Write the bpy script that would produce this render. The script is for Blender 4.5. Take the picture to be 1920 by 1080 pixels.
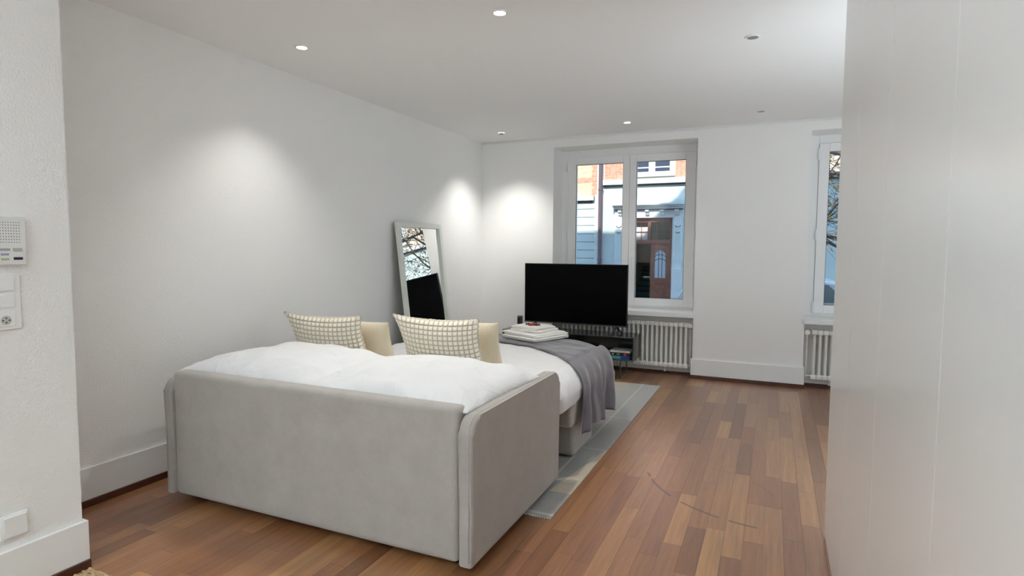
import bpy, bmesh, math, random
from math import sin, cos, pi, sqrt, radians, exp
from mathutils import Vector, Matrix, noise
for o in list(bpy.data.objects): bpy.data.objects.remove(o)
SC = bpy.context.scene
COL = SC.collection

# ------------------------------------------------------------------ camera
CAM = Vector((3.2314, -6.3699, 1.3572)); YAW, PIT, ROL, FPX = radians(23.907), radians(-3.913), radians(0.337), 1105.0
fw = Vector((-sin(YAW)*cos(PIT), cos(YAW)*cos(PIT), sin(PIT)))
rt = Vector((cos(YAW), sin(YAW), 0)); up = rt.cross(fw)
r2 = cos(ROL)*rt + sin(ROL)*up; u2 = -sin(ROL)*rt + cos(ROL)*up
cd = bpy.data.cameras.new('camera'); cam = bpy.data.objects.new('camera', cd); COL.objects.link(cam)
cam.matrix_world = Matrix(((r2.x, u2.x, -fw.x, CAM.x), (r2.y, u2.y, -fw.y, CAM.y), (r2.z, u2.z, -fw.z, CAM.z), (0, 0, 0, 1)))
cd.sensor_width = 36; cd.lens = 36*FPX/1920; cd.clip_start = 0.02; cd.clip_end = 300
SC.camera = cam

# ------------------------------------------------------------------ world, sun, exposure
SC.view_settings.view_transform = 'Standard'; SC.view_settings.look = 'None'
SC.view_settings.exposure = 0.32; SC.view_settings.gamma = 1.0; SC.view_settings.use_curve_mapping = False
W = bpy.data.worlds.new('sky'); SC.world = W; W.use_nodes = True
wn = W.node_tree.nodes; wl = W.node_tree.links
bg = wn['Background']; bg.inputs['Strength'].default_value = 1.7
tc = wn.new('ShaderNodeTexCoord'); sx = wn.new('ShaderNodeSeparateXYZ'); cr = wn.new('ShaderNodeValToRGB')
wl.new(tc.outputs['Generated'], sx.inputs[0]); wl.new(sx.outputs['Z'], cr.inputs[0]); wl.new(cr.outputs[0], bg.inputs['Color'])
cr.color_ramp.elements[0].color = (0.40, 0.68, 1.0, 1); cr.color_ramp.elements[1].color = (0.30, 0.58, 1.0, 1)
def lamp(name, kind, loc, energy, color=(1, 1, 1), direction=(0, 0, -1), **kw):
    d = bpy.data.lights.new(name, kind); d.energy = energy; d.color = color
    for k, v in kw.items(): setattr(d, k, v)
    o = bpy.data.objects.new(name, d); COL.objects.link(o); o.location = loc
    o.rotation_euler = Vector(direction).to_track_quat('-Z', 'Y').to_euler()
    return o
lamp('sun', 'SUN', (0, -5, 30), 4.3, (1.0, 0.93, 0.82), (0.0, 1.0, -0.70), angle=0.009)
# unseen fill light added behind the camera, aimed up to brighten the room
lamp('upward_fill', 'SPOT', (2.0, -7.7, 1.6), 450, (0.79, 0.93, 1.0), (0, .12, 1), spot_size=radians(150), spot_blend=.8, shadow_soft_size=.12)
# second added fill light, kept out of sight behind the wardrobe
lamp('upward_fill', 'AREA', (5.05, -3.3, 0.5), 60, (0.82, 0.94, 1.0), (0, 0, 1), shape='DISK', size=1.5)
SC.cycles.max_bounces = 16; SC.cycles.diffuse_bounces = 9; SC.cycles.glossy_bounces = 6; SC.cycles.transparent_max_bounces = 16

# ------------------------------------------------------------------ helpers
def MAT(name, color=(.8, .8, .8), rough=.6, metal=0.0, spec=.5, emit=None, estr=1.0, coat=0.0, bump=None, var=None, sheen=0.0, croughness=.1):
    """bump=(scale, strength[, distance]); var=(scale, amount) slight tone variation"""
    m = bpy.data.materials.new(name); m.use_nodes = True
    N, L = m.node_tree.nodes, m.node_tree.links; b = N['Principled BSDF']
    b.inputs['Base Color'].default_value = (*color, 1); b.inputs['Roughness'].default_value = rough
    b.inputs['Metallic'].default_value = metal; b.inputs['Specular IOR Level'].default_value = spec
    b.inputs['Coat Weight'].default_value = coat; b.inputs['Coat Roughness'].default_value = croughness
    if sheen: b.inputs['Sheen Weight'].default_value = sheen; b.inputs['Sheen Roughness'].default_value = .5
    if emit: b.inputs['Emission Color'].default_value = (*emit, 1); b.inputs['Emission Strength'].default_value = estr
    g = N.new('ShaderNodeNewGeometry')
    if bump:
        n = N.new('ShaderNodeTexNoise'); n.inputs['Scale'].default_value = bump[0]; n.inputs['Detail'].default_value = 4
        bp = N.new('ShaderNodeBump'); bp.inputs['Strength'].default_value = bump[1]; bp.inputs['Distance'].default_value = bump[2] if len(bump) > 2 else .003
        L.new(g.outputs['Position'], n.inputs['Vector']); L.new(n.outputs[0], bp.inputs['Height']); L.new(bp.outputs[0], b.inputs['Normal'])
    if var:
        n = N.new('ShaderNodeTexNoise'); n.inputs['Scale'].default_value = var[0]; n.inputs['Detail'].default_value = 5
        L.new(g.outputs['Position'], n.inputs['Vector'])
        r = N.new('ShaderNodeValToRGB'); a = var[1]
        r.color_ramp.elements[0].position = .3; r.color_ramp.elements[1].position = .7
        r.color_ramp.elements[0].color = (*[c*(1-a) for c in color], 1); r.color_ramp.elements[1].color = (*[min(1, c*(1+a)) for c in color], 1)
        L.new(n.outputs[0], r.inputs[0]); L.new(r.outputs[0], b.inputs['Base Color'])
    return m
def math_node(N, L, op, a, b=None, c=None):
    n = N.new('ShaderNodeMath'); n.operation = op
    for i, v in enumerate((a, b, c)):
        if v is None: continue
        if isinstance(v, (int, float)): n.inputs[i].default_value = v
        else: L.new(v, n.inputs[i])
    return n.outputs[0]
def mixc(N, L, f, a, b):
    n = N.new('ShaderNodeMix'); n.data_type = 'RGBA'
    for s, v in ((0, f), (6, a), (7, b)):
        if isinstance(v, tuple): n.inputs[s].default_value = (*v, 1)
        elif isinstance(v, (int, float)): n.inputs[s].default_value = v
        else: L.new(v, n.inputs[s])
    return n.outputs[2]
def glass_mat(name, tint=(1, 1, 1), fac_min=.03):
    m = bpy.data.materials.new(name); m.use_nodes = True; N, L = m.node_tree.nodes, m.node_tree.links
    N.remove(N['Principled BSDF']); out = N['Material Output']
    t = N.new('ShaderNodeBsdfTransparent'); t.inputs[0].default_value = (*tint, 1)
    g = N.new('ShaderNodeBsdfGlossy'); g.inputs['Roughness'].default_value = .01
    f = N.new('ShaderNodeFresnel'); f.inputs[0].default_value = 1.45
    x = N.new('ShaderNodeMixShader'); L.new(f.outputs[0], x.inputs[0]); L.new(t.outputs[0], x.inputs[1]); L.new(g.outputs[0], x.inputs[2])
    L.new(x.outputs[0], out.inputs['Surface']); return m

def bm_box(bm, x0, x1, y0, y1, z0, z1, bev=0.0, seg=2):
    r = bmesh.ops.create_cube(bm, size=1.0); vs = r['verts']
    for v in vs: v.co = Vector(((x0+x1)/2+v.co.x*(x1-x0), (y0+y1)/2+v.co.y*(y1-y0), (z0+z1)/2+v.co.z*(z1-z0)))
    if bev > 0:
        es = list({e for v in vs for e in v.link_edges})
        r = bmesh.ops.bevel(bm, geom=es, offset=bev, segments=seg, profile=.6, affect='EDGES'); vs = r['verts']
    return vs
def bm_cyl(bm, c, r, h, axis='Z', n=20, r2=None, bev=0):
    rr = bmesh.ops.create_cone(bm, cap_ends=True, segments=n, radius1=r, radius2=r if r2 is None else r2, depth=h)
    M = {'Z': Matrix.Identity(3), 'X': Matrix.Rotation(pi/2, 3, 'Y'), 'Y': Matrix.Rotation(pi/2, 3, 'X')}[axis]
    for v in rr['verts']: v.co = M @ v.co + Vector(c)
    return rr['verts']
def bm_tube(bm, pts, rad, n=6, cap=True):
    """pts list of Vectors; rad float or list"""
    pts = [Vector(p) for p in pts]; rs = rad if isinstance(rad, (list, tuple)) else [rad]*len(pts); rings = []
    ref = Vector((0.13, 0.27, 0.95))
    for i, p in enumerate(pts):
        d = (pts[min(i+1, len(pts)-1)]-pts[max(i-1, 0)]).normalized()
        a = d.cross(ref); a = a.normalized() if a.length > .05 else d.cross(Vector((1, 0, 0))).normalized(); b = d.cross(a)
        rings.append([bm.verts.new(p+(a*cos(2*pi*k/n)+b*sin(2*pi*k/n))*rs[i]) for k in range(n)])
    for A, B in zip(rings, rings[1:]):
        for k in range(n): bm.faces.new((A[k], A[(k+1) % n], B[(k+1) % n], B[k]))
    if cap: bm.faces.new(rings[0][::-1]); bm.faces.new(rings[-1])
def bm_prism(bm, poly, axis, a, b):
    """poly: 2D outline; extruded along axis from a to b"""
    def mk(p, t): return {'X': Vector((t, p[0], p[1])), 'Y': Vector((p[0], t, p[1])), 'Z': Vector((p[0], p[1], t))}[axis]
    A = [bm.verts.new(mk(p, a)) for p in poly]; B = [bm.verts.new(mk(p, b)) for p in poly]
    bm.faces.new(A); bm.faces.new(B[::-1])
    for i in range(len(poly)): j = (i+1) % len(poly); bm.faces.new((A[i], B[i], B[j], A[j]))
    return A+B
def mesh_obj(name, bm, mat, parent=None, smooth=False, origin=None, angle=None):
    bmesh.ops.recalc_face_normals(bm, faces=bm.faces[:])
    off = Vector((0, 0, 0))
    if parent is not None and parent.get('_org') is not None: off = Vector(parent['_org'])
    elif origin is not None: off = Vector(origin)
    if off.length: bmesh.ops.translate(bm, verts=bm.verts[:], vec=-off)
    me = bpy.data.meshes.new(name); bm.to_mesh(me); bm.free()
    for m in (mat if isinstance(mat, (list, tuple)) else [mat]): me.materials.append(m)
    if smooth:
        for p in me.polygons: p.use_smooth = True
        if angle: 
            try: me.set_sharp_from_angle(angle=radians(angle))
            except Exception: pass
            for p in me.polygons:
                if max(abs(p.normal.x), abs(p.normal.y), abs(p.normal.z)) > .9995: p.use_smooth = False
    o = bpy.data.objects.new(name, me); COL.objects.link(o)
    if parent is not None: o.parent = parent
    else: o.location = off
    if parent is not None: o['_org'] = list(off)
    elif origin is not None: o['_org'] = list(off)
    return o
def B(): return bmesh.new()
def boxobj(name, ext, mat, parent=None, bev=0.0, seg=2, smooth=False, origin=None):
    bm = B(); bm_box(bm, *ext, bev=bev, seg=seg); return mesh_obj(name, bm, mat, parent, smooth or bev > 0, origin, 40)
def thing(name, label, cat, loc=(0, 0, 0), group=None, kind=None):
    o = bpy.data.objects.new(name, None); COL.objects.link(o); o.location = loc; o['_org'] = list(loc); o.empty_display_size = .1
    if label: o['label'] = label
    if cat: o['category'] = cat
    if group: o['group'] = group
    if kind: o['kind'] = kind
    return o
def tag(o, label, cat=None, group=None):
    o['label'] = label
    if cat: o['category'] = cat
    if group: o['group'] = group
    return o
def struct(o): o['kind'] = 'structure'; return o
def dup(o, parent=None):
    c = o.copy(); COL.objects.link(c)
    if parent: c.parent = parent
    for ch in list(o.children):
        dup(ch, c)
    return c
def text_mesh(txt, size, name, mat, parent, mtx, depth=.0006):
    cu = bpy.data.curves.new('lettering', 'FONT'); cu.body = txt; cu.size = size; cu.extrude = depth; cu.align_x = 'LEFT'
    to = bpy.data.objects.new('lettering_source', cu); COL.objects.link(to)
    dg = bpy.context.evaluated_depsgraph_get(); dg.update()
    me = bpy.data.meshes.new_from_object(to.evaluated_get(dg)); bpy.data.objects.remove(to)
    me.transform(mtx); org = Vector(parent['_org']); me.transform(Matrix.Translation(-org))
    me.materials.clear(); me.materials.append(mat)
    o = bpy.data.objects.new(name, me); COL.objects.link(o); o.parent = parent; return o

# ------------------------------------------------------------------ materials
M = {}
M['wall'] = MAT('white_plaster', (.86, .857, .848), .75, spec=.25, bump=(90, .30, .003))
M['wall_rough'] = MAT('stippled_white_plaster', (.86, .857, .848), .7, spec=.3, bump=(110, .9, .0035))
M['ceiling'] = MAT('ceiling_paint', (.87, .868, .86), .85, spec=.2)
M['paint'] = MAT('white_satin_paint', (.82, .82, .815), .4, spec=.4)
M['pvc'] = MAT('white_window_paint', (.84, .845, .85), .35, spec=.45)
M['gasket'] = MAT('dark_gasket', (.05, .05, .055), .6)
M['chrome'] = MAT('brushed_steel', (.6, .6, .6), .3, 1.0)
M['strip'] = MAT('dark_brown_wood_strip', (.075, .024, .012), .4, var=(9, .3))
M['wardrobe'] = MAT('white_wardrobe_lacquer', (.81, .81, .80), .24, spec=.6, bump=(14, .05, .002))
M['wardrobe_in'] = MAT('wardrobe_carcass', (.18, .18, .18), .6)
M['black'] = MAT('black_metal', (.020, .022, .026), .14, spec=1.0)
M['black_matt'] = MAT('black_plastic', (.012, .012, .013), .5)
M['screen'] = MAT('black_screen', (.0015, .0015, .002), .25, spec=.06)
M['radiator'] = MAT('cream_radiator_enamel', (.78, .775, .74), .35, spec=.5)
M['linen'] = MAT('white_bed_linen', (.70, .703, .71), .85, spec=.15, sheen=.15, bump=(45, .12, .004))
def linen_wrinkles():
    m = M['linen']; N, L = m.node_tree.nodes, m.node_tree.links; b = N['Principled BSDF']; bp0 = [n for n in N if n.type == 'BUMP'][0]
    g = N.new('ShaderNodeNewGeometry'); n = N.new('ShaderNodeTexNoise'); n.inputs['Scale'].default_value = 3.2; n.inputs['Detail'].default_value = 3; n.inputs['Distortion'].default_value = 1.6
    L.new(g.outputs['Position'], n.inputs['Vector'])
    r = math_node(N, L, 'ABSOLUTE', math_node(N, L, 'SUBTRACT', n.outputs[0], .5)); r = math_node(N, L, 'POWER', math_node(N, L, 'SUBTRACT', 1.0, math_node(N, L, 'MULTIPLY', r, 3.0)), 6.0)
    bp = N.new('ShaderNodeBump'); bp.inputs['Strength'].default_value = .22; bp.inputs['Distance'].default_value = .014
    L.new(r, bp.inputs['Height']); L.new(bp.outputs[0], bp0.inputs['Normal'])
linen_wrinkles()
M['towel'] = MAT('white_terry', (.84, .82, .78), .95, spec=.1, sheen=.3, bump=(600, .5, .002))
M['mirror'] = MAT('mirror_silver', (.93, .94, .93), .01, 1.0)
M['frame_white'] = MAT('white_mirror_frame', (.72, .75, .70), .5)
M['glass'] = glass_mat('window_glass')
M['red'] = MAT('red_wrapper', (.45, .05, .03), .4)
M['choc'] = MAT('dark_brown_wrapper', (.06, .02, .015), .4)

def sofa_fabric():
    m = bpy.data.materials.new('taupe_woven_upholstery'); m.use_nodes = True; N, L = m.node_tree.nodes, m.node_tree.links; b = N['Principled BSDF']
    g = N.new('ShaderNodeNewGeometry'); n = N.new('ShaderNodeTexNoise'); n.inputs['Scale'].default_value = 7; n.inputs['Detail'].default_value = 8; n.inputs['Roughness'].default_value = .7
    n2 = N.new('ShaderNodeTexNoise'); n2.inputs['Scale'].default_value = 260; n2.inputs['Detail'].default_value = 2
    L.new(g.outputs[0], n.inputs[0]); L.new(g.outputs[0], n2.inputs[0])
    f = math_node(N, L, 'ADD', math_node(N, L, 'MULTIPLY', n.outputs[0], .6), math_node(N, L, 'MULTIPLY', n2.outputs[0], .4))
    r = N.new('ShaderNodeValToRGB'); r.color_ramp.elements[0].position = .36; r.color_ramp.elements[1].position = .64
    r.color_ramp.elements[0].color = (.345, .318, .292, 1); r.color_ramp.elements[1].color = (.415, .385, .355, 1)
    L.new(f, r.inputs[0]); L.new(r.outputs[0], b.inputs['Base Color']); b.inputs['Roughness'].default_value = .9
    b.inputs['Specular IOR Level'].default_value = .15; b.inputs['Sheen Weight'].default_value = .25
    bp = N.new('ShaderNodeBump'); bp.inputs['Strength'].default_value = .35; bp.inputs['Distance'].default_value = .002
    L.new(n2.outputs[0], bp.inputs['Height']); L.new(bp.outputs[0], b.inputs['Normal']); return m
M['sofa'] = sofa_fabric()

def floor_mat():
    m = bpy.data.materials.new('reddish_brown_parquet'); m.use_nodes = True; N, L = m.node_tree.nodes, m.node_tree.links; b = N['Principled BSDF']
    g = N.new('ShaderNodeNewGeometry'); oi = N.new('ShaderNodeObjectInfo')
    rnd = math_node(N, L, 'FRACT', math_node(N, L, 'ADD', g.outputs['Random Per Island'], math_node(N, L, 'MULTIPLY', oi.outputs['Random'], 7.31)))
    cmb = N.new('ShaderNodeCombineXYZ'); L.new(math_node(N, L, 'MULTIPLY', rnd, 37.0), cmb.inputs[2])
    va = N.new('ShaderNodeVectorMath'); va.operation = 'ADD'; L.new(g.outputs['Position'], va.inputs[0]); L.new(cmb.outputs[0], va.inputs[1])
    mp = N.new('ShaderNodeMapping'); mp.inputs['Scale'].default_value = (34, 1.6, 1); L.new(va.outputs[0], mp.inputs[0])
    n = N.new('ShaderNodeTexNoise'); n.inputs['Scale'].default_value = 1.5; n.inputs['Detail'].default_value = 8; n.inputs['Roughness'].default_value = .65; n.inputs['Distortion'].default_value = .6
    L.new(mp.outputs[0], n.inputs[0])
    tone = N.new('ShaderNodeValToRGB'); e = tone.color_ramp.elements
    e[0].position = 0; e[0].color = (.19, .073, .028, 1); e[1].position = 1; e[1].color = (.40, .195, .072, 1)
    for p, c in ((.25, (.245, .098, .037)), (.55, (.285, .120, .048)), (.8, (.335, .155, .060))): q = e.new(p); q.color = (*c, 1)
    L.new(rnd, tone.inputs[0])
    grain = N.new('ShaderNodeMapRange'); grain.inputs[1].default_value = .3; grain.inputs[2].default_value = .72; grain.inputs[3].default_value = .72; grain.inputs[4].default_value = 1.25
    L.new(n.outputs[0], grain.inputs[0])
    col = N.new('ShaderNodeVectorMath'); col.operation = 'SCALE'; L.new(tone.outputs[0], col.inputs[0]); L.new(grain.outputs[0], col.inputs['Scale'])
    # two worn drag marks on the boards (arcs)
    sp = N.new('ShaderNodeSeparateXYZ'); L.new(g.outputs['Position'], sp.inputs[0])
    wob = N.new('ShaderNodeTexNoise'); wob.inputs['Scale'].default_value = 9; L.new(g.outputs[0], wob.inputs[0])
    fac = None
    for (cx, cy, R, w, x0, x1, y1) in ((3.26, -2.62, .715, .014, 2.50, 3.20, -2.84), (2.86, -3.03, .430, .006, 2.92, 3.30, 9)):
        dx = math_node(N, L, 'SUBTRACT', sp.outputs[0], cx); dy = math_node(N, L, 'SUBTRACT', sp.outputs[1], cy)
        d = math_node(N, L, 'SQRT', math_node(N, L, 'ADD', math_node(N, L, 'MULTIPLY', dx, dx), math_node(N, L, 'MULTIPLY', dy, dy)))
        d = math_node(N, L, 'ABSOLUTE', math_node(N, L, 'SUBTRACT', d, R))
        k = math_node(N, L, 'SUBTRACT', 1.0, math_node(N, L, 'DIVIDE', d, w)); k = math_node(N, L, 'MAXIMUM', k, 0)
        for a, op, v in ((0, 'GREATER_THAN', x0), (0, 'LESS_THAN', x1), (1, 'LESS_THAN' if cy > -3 else 'GREATER_THAN', y1 if cy > -3 else -2.96)):
            k = math_node(N, L, 'MULTIPLY', k, math_node(N, L, op, sp.outputs[a], v))
        k = math_node(N, L, 'MULTIPLY', k, math_node(N, L, 'GREATER_THAN', wob.outputs[0], .42))
        fac = k if fac is None else math_node(N, L, 'MAXIMUM', fac, math_node(N, L, 'MULTIPLY', k, .6))
    c2 = mixc(N, L, math_node(N, L, 'MULTIPLY', fac, .85), col.outputs[0], (.05, .025, .015))
    L.new(c2, b.inputs['Base Color'])
    rg = N.new('ShaderNodeMapRange'); rg.inputs[3].default_value = .34; rg.inputs[4].default_value = .48
    L.new(n.outputs[0], rg.inputs[0]); L.new(rg.outputs[0], b.inputs['Roughness']); b.inputs['Specular IOR Level'].default_value = .6
    b.inputs['Coat Weight'].default_value = .8; b.inputs['Coat Roughness'].default_value = .25; b.inputs['Coat IOR'].default_value = 1.6
    bp = N.new('ShaderNodeBump'); bp.inputs['Strength'].default_value = .15; bp.inputs['Distance'].default_value = .001
    L.new(n.outputs[0], bp.inputs['Height']); L.new(bp.outputs[0], b.inputs['Normal']); return m
M['plank'] = floor_mat()

def rug_mat():
    m = bpy.data.materials.new('grey_flat_woven_rug'); m.use_nodes = True; N, L = m.node_tree.nodes, m.node_tree.links; b = N['Principled BSDF']
    g = N.new('ShaderNodeNewGeometry'); sp = N.new('ShaderNodeSeparateXYZ'); L.new(g.outputs[0], sp.inputs[0]); X, Y = sp.outputs[0], sp.outputs[1]
    w = math_node(N, L, 'SINE', math_node(N, L, 'MULTIPLY', Y, 230.0)); w = math_node(N, L, 'MULTIPLY_ADD', w, .5, .5)
    n = N.new('ShaderNodeTexNoise'); n.inputs['Scale'].default_value = 3.2; n.inputs['Detail'].default_value = 3; L.new(g.outputs[0], n.inputs[0])
    n2 = N.new('ShaderNodeTexNoise'); n2.inputs['Scale'].default_value = 170; L.new(g.outputs[0], n2.inputs[0])
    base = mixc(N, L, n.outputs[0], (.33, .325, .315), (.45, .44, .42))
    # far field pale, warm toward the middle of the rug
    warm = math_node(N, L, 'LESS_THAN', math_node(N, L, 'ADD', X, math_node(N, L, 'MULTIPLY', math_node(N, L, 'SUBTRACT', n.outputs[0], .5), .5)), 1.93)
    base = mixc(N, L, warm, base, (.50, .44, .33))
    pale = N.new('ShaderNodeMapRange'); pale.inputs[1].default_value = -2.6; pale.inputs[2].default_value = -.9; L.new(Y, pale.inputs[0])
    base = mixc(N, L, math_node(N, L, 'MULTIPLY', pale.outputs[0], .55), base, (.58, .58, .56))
    # warm lamplight by the right edge, painted in as a sand-coloured wedge
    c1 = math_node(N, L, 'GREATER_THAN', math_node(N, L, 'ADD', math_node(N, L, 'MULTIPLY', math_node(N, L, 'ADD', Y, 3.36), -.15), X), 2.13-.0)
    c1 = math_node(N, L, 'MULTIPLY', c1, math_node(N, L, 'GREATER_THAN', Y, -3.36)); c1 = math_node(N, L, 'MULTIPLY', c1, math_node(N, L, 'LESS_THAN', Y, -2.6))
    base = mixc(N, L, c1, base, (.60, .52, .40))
    base = mixc(N, L, math_node(N, L, 'MULTIPLY', w, .20), base, (.17, .175, .18))
    for ax, v, wd in ((X, 2.088, .008), (Y, -1.79, .006), (Y, -2.595, .006), (Y, -3.19, .006), (Y, -3.64, .015)):
        k = math_node(N, L, 'LESS_THAN', math_node(N, L, 'ABSOLUTE', math_node(N, L, 'SUBTRACT', ax, v)), wd)
        base = mixc(N, L, math_node(N, L, 'MULTIPLY', k, .55), base, (.68, .67, .62))
    base = mixc(N, L, math_node(N, L, 'MULTIPLY', n2.outputs[0], .35), base, (.25, .25, .25))
    L.new(base, b.inputs['Base Color']); b.inputs['Roughness'].default_value = .95; b.inputs['Specular IOR Level'].default_value = .1
    bp = N.new('ShaderNodeBump'); bp.inputs['Strength'].default_value = .6; bp.inputs['Distance'].default_value = .002
    L.new(math_node(N, L, 'ADD', w, n2.outputs[0]), bp.inputs['Height']); L.new(bp.outputs[0], b.inputs['Normal']); return m
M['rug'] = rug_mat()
def uv_cloth(name, kind):
    m = bpy.data.materials.new(name); m.use_nodes = True; N, L = m.node_tree.nodes, m.node_tree.links; b = N['Principled BSDF']
    uv = N.new('ShaderNodeUVMap'); sp = N.new('ShaderNodeSeparateXYZ'); L.new(uv.outputs[0], sp.inputs[0])
    if kind == 'waffle':
        fu = math_node(N, L, 'ABSOLUTE', math_node(N, L, 'SINE', math_node(N, L, 'MULTIPLY', sp.outputs[0], pi)))
        fv = math_node(N, L, 'ABSOLUTE', math_node(N, L, 'SINE', math_node(N, L, 'MULTIPLY', sp.outputs[1], pi)))
        f = math_node(N, L, 'MINIMUM', math_node(N, L, 'MINIMUM', fu, fv), .62)
        f = math_node(N, L, 'DIVIDE', f, .62)
        L.new(mixc(N, L, f, (.44, .385, .30), (.88, .82, .69)), b.inputs['Base Color'])
    else:
        f = math_node(N, L, 'MULTIPLY_ADD', math_node(N, L, 'SINE', math_node(N, L, 'MULTIPLY', sp.outputs[0], 2*pi)), .5, .5)
        L.new(mixc(N, L, f, (.66, .56, .40), (.82, .73, .56)), b.inputs['Base Color'])
        bp = N.new('ShaderNodeBump'); bp.inputs['Strength'].default_value = .6; bp.inputs['Distance'].default_value = .003
        L.new(f, bp.inputs['Height']); L.new(bp.outputs[0], b.inputs['Normal'])
    b.inputs['Roughness'].default_value = .9; b.inputs['Specular IOR Level'].default_value = .15; b.inputs['Sheen Weight'].default_value = .2
    return m
M['waffle'] = uv_cloth('cream_waffle_knit', 'waffle'); M['rib'] = uv_cloth('beige_corduroy', 'rib')
M['throw'] = MAT('grey_mauve_fleece', (.104, .091, .108), .85, spec=.2, sheen=.5, bump=(30, .2, .004), var=(14, .14))

# ------------------------------------------------------------------ room shell
YR = -9.5; XR = 5.9; H = 2.6
def shell(name, boxes, mat):
    bm = B()
    for b in boxes: bm_box(bm, *b)
    return struct(mesh_obj(name, bm, mat))
WIN = [(.915, 2.483), (3.526, 5.094)]
fb = [(-.3, .915, 0, .45, 0, 2.9), (2.483, 3.526, 0, .45, 0, 2.9), (5.094, 6.2, 0, .45, 0, 2.9)]
for a, b in WIN: fb += [(a, b, 0, .45, 2.49, 2.9), (a, b, .14, .45, 0, .64)]
wall_far = shell('wall_far', fb, M['wall'])
shell('wall_left', [(-.3, 0, YR-.3, 0, 0, 2.9)], M['wall_rough'])
shell('wall_front_left', [(0, .617, YR, -4.905, 0, H)], M['wall_rough'])
shell('wall_right', [(XR, 6.2, YR-.3, 0, 0, 2.9)], M['wall'])
shell('wall_rear', [(0, .3, YR-.3, YR, 0, 2.9), (.3, XR, YR-.3, YR, 0, 2.9)], M['wall'])
shell('ceiling', [(0, XR, YR, 0, H, 2.9)], M['ceiling'])
shell('trim_1', [(0, XR, -.012, 0, 2.575, 2.588)], M['paint'])

# floor : slab plus separate boards
floor = shell('floor', [(-.3, 6.2, YR-.3, .14, -.30, -.004)], M['strip'])
rng = random.Random(5)
PW = .085; planks = []
xs = int(5.9/PW)+1
def project(x, y, z):
    d = Vector((x, y, z))-CAM; dd = d.dot(fw)
    return (960+FPX*d.dot(r2)/dd, 540-FPX*d.dot(u2)/dd, dd) if dd > .15 else (-9999, -9999, dd)
for i in range(xs):
    x0 = i*PW; x1 = min(x0+PW, XR); y = -7.2-rng.random()*.9
    while y < .139:
        l = rng.choice((.45, .6, .75, .9, 1.05)); y1 = min(y+l, .14)
        u, v, d = project((x0+x1)/2, (y+y1)/2, 0)
        vis = d > .2 and -150 < u < 2070 and v < 1300
        hid = ((x0+x1)/2 > 3.494 and y1 < -3.3) or ((x0+x1)/2 < .6 and y1 < -5)
        bedc = (.35 < (x0+x1)/2 < 2.05 and -4.1 < y and y1 < -1.2)
        sc = ((y1-y)/max(d, .2)**2) if vis and not hid and not bedc else -1+rng.random()*.01
        planks.append((sc, x0, x1, y, y1)); y = y1
planks.sort(key=lambda p: -p[0])
ub = B(); bm_box(ub, 0, 1, 0, 1, 0, 1)
ume = bpy.data.meshes.new('plank'); ub.to_mesh(ume); ub.free(); ume.materials.append(M['plank'])
rest = B()
for k, (sc, x0, x1, y0, y1) in enumerate(planks):
    gx, gy = .0004, .0004
    if k < 300:
        o = bpy.data.objects.new('plank', ume); COL.objects.link(o); o.parent = floor
        o.location = (x0+gx, y0+gy, -.004); o.scale = (x1-x0-2*gx, y1-y0-2*gy, .004)
    else: bm_box(rest, x0+gx, x1-gx, y0+gy, y1-gy, -.004, 0)
ro = mesh_obj('plank_field', rest, M['plank'], floor); ro['kind'] = 'stuff'

# baseboards with a dark wood strip under each
def baseboard(name, segs):
    """segs: list of (axis, fixed, sign, a, b)"""
    root = struct(thing(name, None, None))
    for ax, f, s, a, b in segs:
        t = .016
        def ext(t0, z0, z1): return (min(f, f+s*t0), max(f, f+s*t0), a, b, z0, z1) if ax == 'x' else (a, b, min(f, f+s*t0), max(f, f+s*t0), z0, z1)
        boxobj('board', ext(t, .036, .204), M['paint'], root, bev=.004)
        boxobj('wood_strip', ext(.024, 0, .036), M['strip'], root, bev=.002)
    return root
baseboard('baseboard_left', [('x', 0, 1, -4.90, -.005)])
baseboard('baseboard_front', [('x', .617, 1, YR, -4.889), ('y', -4.905, 1, .02, .617)])
baseboard('baseboard_far', [('y', 0, -1, .03, .925), ('y', 0, -1, 2.470, 3.539), ('y', 0, -1, 5.08, 5.87), ('x', 2.483, -1, .0, .124), ('x', 3.526, 1, .0, .124)])
root = struct(thing('baseboard_niche', None, None))
for a, b in WIN:
    boxobj('wood_strip', (a, b, .118, .14, 0, .03), M['strip'], root)
    boxobj('board', (a, b, .128, .14, .03, .075), M['paint'], root)

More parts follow.
